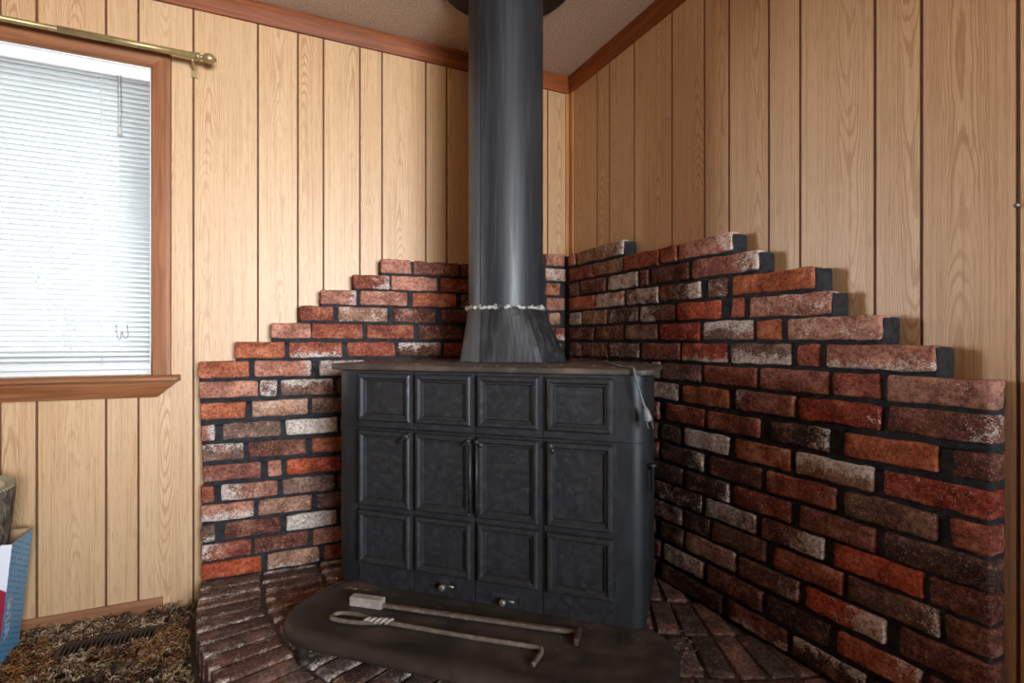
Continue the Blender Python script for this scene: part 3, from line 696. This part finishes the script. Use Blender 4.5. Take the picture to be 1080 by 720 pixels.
# printed side marks: pale, worn, illegible glyph shapes running up the blue side
mb=MB(); r=random.Random(4)
for i in range(7):
    z=.085+i*.0165
    for k in range(3):
        yy=-.052+r.uniform(0,.026); zz=z+r.uniform(0,.008); mb.box((w-.0005,yy,zz),(w+.0006,yy+r.choice((.004,.012,.016)),zz+r.choice((.003,.010))))
mb.build('side_print',plain('pale_print',(196,200,220),.5),bx)
fl=thing('firewood_log','bark-covered firewood round standing up out of the blue carton','log',(-2.034,-.205,.30)); fl.rotation_euler=(math.radians(6),math.radians(3),0)
mb=MB(); mb.sm=True; rings=[]
for z,rr_ in ((-.0,.055),(.02,.078),(.06,.088),(.10,.093),(.15,.097),(.20,.100),(.222,.101)):
    rings.append([((rr_+.006*noise.noise(Vector((math.cos(a_)*6,math.sin(a_)*6,z*9))))*math.cos(a_),(rr_+.006*noise.noise(Vector((math.cos(a_)*6,math.sin(a_)*6,z*9))))*math.sin(a_),z) for a_ in [2*PI*k/48 for k in range(48)]])
mb.loft(rings,True,False)
t=NT('bark'); p=t.coord(); nn=t.noise(t.vmul(p,(110,110,26)),1,5,.65,.5); t.bump(nn,.9,.01); M_bark=t.out(t.mix(t.ramp(nn,.38,.62),lin((40,36,32)),lin((128,116,98))),.9)
mb.build('bark',M_bark,fl)
mb=MB(); top=rings[-1]; mb.loft([[(x,y,.222) for x,y,z in top],[(x*.93,y*.93,.226) for x,y,z in top],[(x*.80,y*.80,.219) for x,y,z in top],[(x*.78,y*.78,.222) for x,y,z in top],[(x*.3,y*.3,.223) for x,y,z in top]],False,True)
t=NT('sawn_end'); p=t.coord(); x,y,z=t.sep(p); rr_=t.math('SQRT',t.math('ADD',t.math('POWER',x,2),t.math('POWER',y,2)))
ang=t.math('SINE',t.math('MULTIPLY',t.math('ARCTAN2',y,x),70)); rim=t.math('MULTIPLY',t.ramp(rr_,.074,.078),t.ramp(ang,-.2,.3)); 
col=t.mix(t.ramp(t.math('SINE',t.math('MULTIPLY',rr_,900)),0,1,0,.25),lin((214,202,164)),lin((180,160,118))); M_sawn=t.out(t.mix(rim,t.mix(t.ramp(rr_,.073,.077),col,lin((206,196,168))),lin((44,38,34))),.85)
mb.build('sawn_end',M_sawn,fl)

# ------------------------------------------------------------------ shag carpet pile
mb=MB(); r=random.Random(3); pal=[lin(c) for c in ((54,42,34),(98,76,56),(146,118,88),(190,162,128),(216,196,166),(228,212,188))]; rust=[lin(c) for c in ((146,96,50),(164,114,64),(120,72,38))]
def incarpet(x,y):
    if (Vector((x,y))-hc).length<R0+.012: return False
    if y>-.016: return False
    if abs(x+1.713)<.118 and -.030<y+.196<.040: return False
    return True
cnt=0
while cnt<2100:
    cx,cy=r.uniform(-2.25,-1.40),r.uniform(-1.02,-.016)
    if not incarpet(cx,cy): continue
    cnt+=1
    q=noise.noise(Vector((cx*11,cy*11,0)))*.6+noise.noise(Vector((cx*30,cy*30,5)))*.5+r.uniform(-.28,.28)
    base=min(max(q*2.6+2.3,0),5); ru=noise.noise(Vector((cx*6,cy*6,21)))>.16
    lean=r.uniform(0,6.28); la=r.uniform(.2,1.0); hh=r.uniform(.014,.030)
    for s_ in range(11):
        k=int(min(max(base+r.gauss(0,.8),0),5)); c=r.choice(rust) if (ru and r.random()<.55) else pal[k]
        c=tuple(v*r.uniform(.8,1.15) for v in c)
        ang=r.uniform(0,6.28); rad=r.uniform(.002,.012); x,y=cx+math.cos(ang)*rad*.6,cy+math.sin(ang)*rad*.6
        dx=math.cos(ang)*.6+math.cos(lean)*la; dy=math.sin(ang)*.6+math.sin(lean)*la; ln=math.hypot(dx,dy)+1e-6; dx/=ln; dy/=ln
        L=r.uniform(.008,.024); h=hh*r.uniform(.7,1.1); w=r.uniform(.0009,.0017); curl=r.uniform(-1.6,1.6)
        prev=None; px_,py_=x,y
        for j,(f,zz) in enumerate(((0,0),(.22,.55),(.55,.95),(.85,1.0),(1.0,.80))):
            aa=curl*f; ex,ey=dx*math.cos(aa)-dy*math.sin(aa),dx*math.sin(aa)+dy*math.cos(aa)
            px_,py_=x+ex*L*f,y+ey*L*f
            if j and not incarpet(px_,py_): break
            ww=w*(1 if j<4 else .7); z=h*zz+.001
            ids=[mb.vert((px_-ey*ww,py_+ex*ww,z),(*c,1)),mb.vert((px_,py_,z+ww*1.2),(*c,1)),mb.vert((px_+ey*ww,py_-ex*ww,z),(*c,1))]
            if prev:
                for k2 in range(2): mb.face((prev[k2],prev[k2+1],ids[k2+1],ids[k2]))
                mb.face((prev[2],prev[0],ids[0],ids[2]))
            prev=ids
        if prev: mb.face(prev)
t=NT('shag_yarn'); a=t.attr('tuft'); M_shag=t.out(t.mix(t.noise(t.coord(),300,2),a.outputs['Color'],t.mix(1,a.outputs['Color'],(.6,.6,.6),'MULTIPLY')),.85,0,.2)
tag(mb.build('shag_carpet',M_shag,None,'tuft'),'mottled brown shag carpet pile on the floor below the window','carpet',kind='stuff')

# ash crumbs and straw bits on apron, hearth and stove top
mb=MB(); r=random.Random(9)
def flake(P,sz,c):
    M=Matrix.Translation(P)@Matrix.Rotation(r.uniform(0,6),4,'Z')@Matrix.Rotation(r.uniform(-.35,.35),4,'X'); l,w_,h_=sz*r.uniform(.5,1.6),sz*r.uniform(.2,.6),sz*.22
    i0=len(mb.v); mb.box((-l,-w_,0),(l,w_,h_),M)
    for i in range(i0,len(mb.v)): mb.col[i]=(*lin(c),1)
for i in range(46): flake(loc(r.gauss(-.43,.03),r.gauss(.03,.018),AT+.0012),.0045,r.choice(((150,112,76),(120,84,56),(176,150,120),(90,60,44))))
for i in range(30): flake(loc(r.uniform(-.3,.4),r.uniform(.03,.2),AT+.0010),.0022,r.choice(((120,90,70),(160,140,120),(90,70,60))))
for i in range(16): flake(loc(r.gauss(.47,.03),r.gauss(.045,.02),AT+.0012),.003,r.choice(((110,100,90),(84,74,66),(150,140,130))))
for i in range(40): flake(Vector((r.gauss(-.30,.06),r.gauss(-1.02,.07),HEARTH+.002)),.006,r.choice(((120,112,104),(96,88,80),(70,62,56),(150,142,134))))
for i in range(60): flake(loc(r.uniform(-.40,.40),r.uniform(-.06,-.02) if r.random()<.4 else r.uniform(-.16,.0),.8465),.003,r.choice(((134,104,80),(90,70,56),(160,132,104))))
t=NT('crumb'); a=t.attr('tint'); tag(mb.build('ash_crumbs',t.out(a.outputs['Color'],.9),None,'tint'),'scattered ash crumbs and bits on the stove apron, top and hearth','debris',kind='stuff')

# ------------------------------------------------------------------ outside the window
mb=MB(); mb.loft([[(x,y,z) for y,z in ((.125,1.90),(.56,1.82),(.58,1.82),(.58,1.98),(.125,2.06))] for x in (-5,1.5)]); struct(mb.build('roof_eave',plain('eave_paint',(214,222,216),.8)),'pale roof eave outside above the window','eave')
t=NT('snowy_ground'); mb=MB(); mb.box((-30,.6,-.9),(20,40,-.6)); struct(mb.build('ground',t.out(lin((225,228,230)),.9)),'pale ground outside the window','ground')
M_tw=plain('grey_bark',(226,224,222),.9)
def tree(x,y,h,seed,label):
    r=random.Random(seed); o=thing('bare_tree',label,'tree',(x,y,-.6)); mb=MB()
    def br(p,d,L,rad,lev):
        q=p+d*L; mid=p+d*L*.5+Vector((r.uniform(-.05,.05),r.uniform(-.05,.05),r.uniform(-.03,.05)))*L
        mb.tube([p,mid,q],[rad,rad*.85,rad*.65],6)
        if lev==0: return
        for i in range(3 if lev>1 else 2):
            nd=(d+Vector((r.uniform(-1,1),r.uniform(-1,1),r.uniform(-.2,.6)))*.75).normalized(); br(p+d*L*r.uniform(.55,1),nd,L*r.uniform(.55,.75),rad*.55,lev-1)
    br(Vector((0,0,0)),Vector((0,0,1)),h*.42,.085,4); mb.build('branches',M_tw,o)
tree(-3.6,6.5,4.6,2,'bare grey tree outside, seen faintly through the blind')

# ------------------------------------------------------------------ light
w=bpy.data.worlds.new('overcast_sky'); bpy.context.scene.world=w; w.use_nodes=True
bg=w.node_tree.nodes['Background']; bg.inputs[0].default_value=(.90,.96,1.0,1); bg.inputs[1].default_value=WORLD
def area(name,loc,rot,sx,sy,e,col=(1,1,1),portal=False,spread=None,aim=None):
    l=bpy.data.lights.new(name,'AREA'); l.shape='RECTANGLE'; l.size=sx; l.size_y=sy; l.energy=e; l.color=col
    if portal: l.cycles.is_portal=True
    if spread: l.spread=math.radians(spread)
    o=bpy.data.objects.new(name,l); C.objects.link(o); o.location=loc
    o.rotation_euler=rot if len(rot)==3 and not aim else (Vector(aim)-Vector(loc)).to_track_quat('-Z','Y').to_euler(); return o
sl=bpy.data.lights.new('sky_daylight','SUN'); sl.energy=SUN; sl.angle=math.radians(SUNANG); sl.color=SUNCOL
so=bpy.data.objects.new('sky_daylight',sl); C.objects.link(so); so.location=(-5,3,4); so.rotation_euler=Vector(SUNDIR).to_track_quat('-Z','Y').to_euler()
area('window_daylight_portal',((WX0+WX1)/2,.115,(WZ0+WZ1)/2),(math.radians(-90),0,0),WX1-WX0,WZ1-WZ0,1,portal=True)
for args in LIGHTS: area(*args)

# ------------------------------------------------------------------ camera and view
cam=bpy.data.cameras.new('camera'); co=bpy.data.objects.new('camera',cam); C.objects.link(co)
cam.sensor_width=36; cam.lens=560/1080*36; cam.clip_start=.02
co.location=CAMP; co.rotation_euler=(PI/2,0,-YAW)
sc=bpy.context.scene; sc.camera=co
sc.view_settings.view_transform='Standard'; sc.view_settings.look='None'; sc.view_settings.exposure=EXPO; sc.view_settings.gamma=1; sc.view_settings.use_curve_mapping=False
sc.cycles.use_denoising=True; sc.cycles.max_bounces=8; sc.cycles.diffuse_bounces=5; sc.cycles.transparent_max_bounces=12; sc.cycles.caustics_reflective=False; sc.cycles.caustics_refractive=False; sc.cycles.sample_clamp_indirect=6
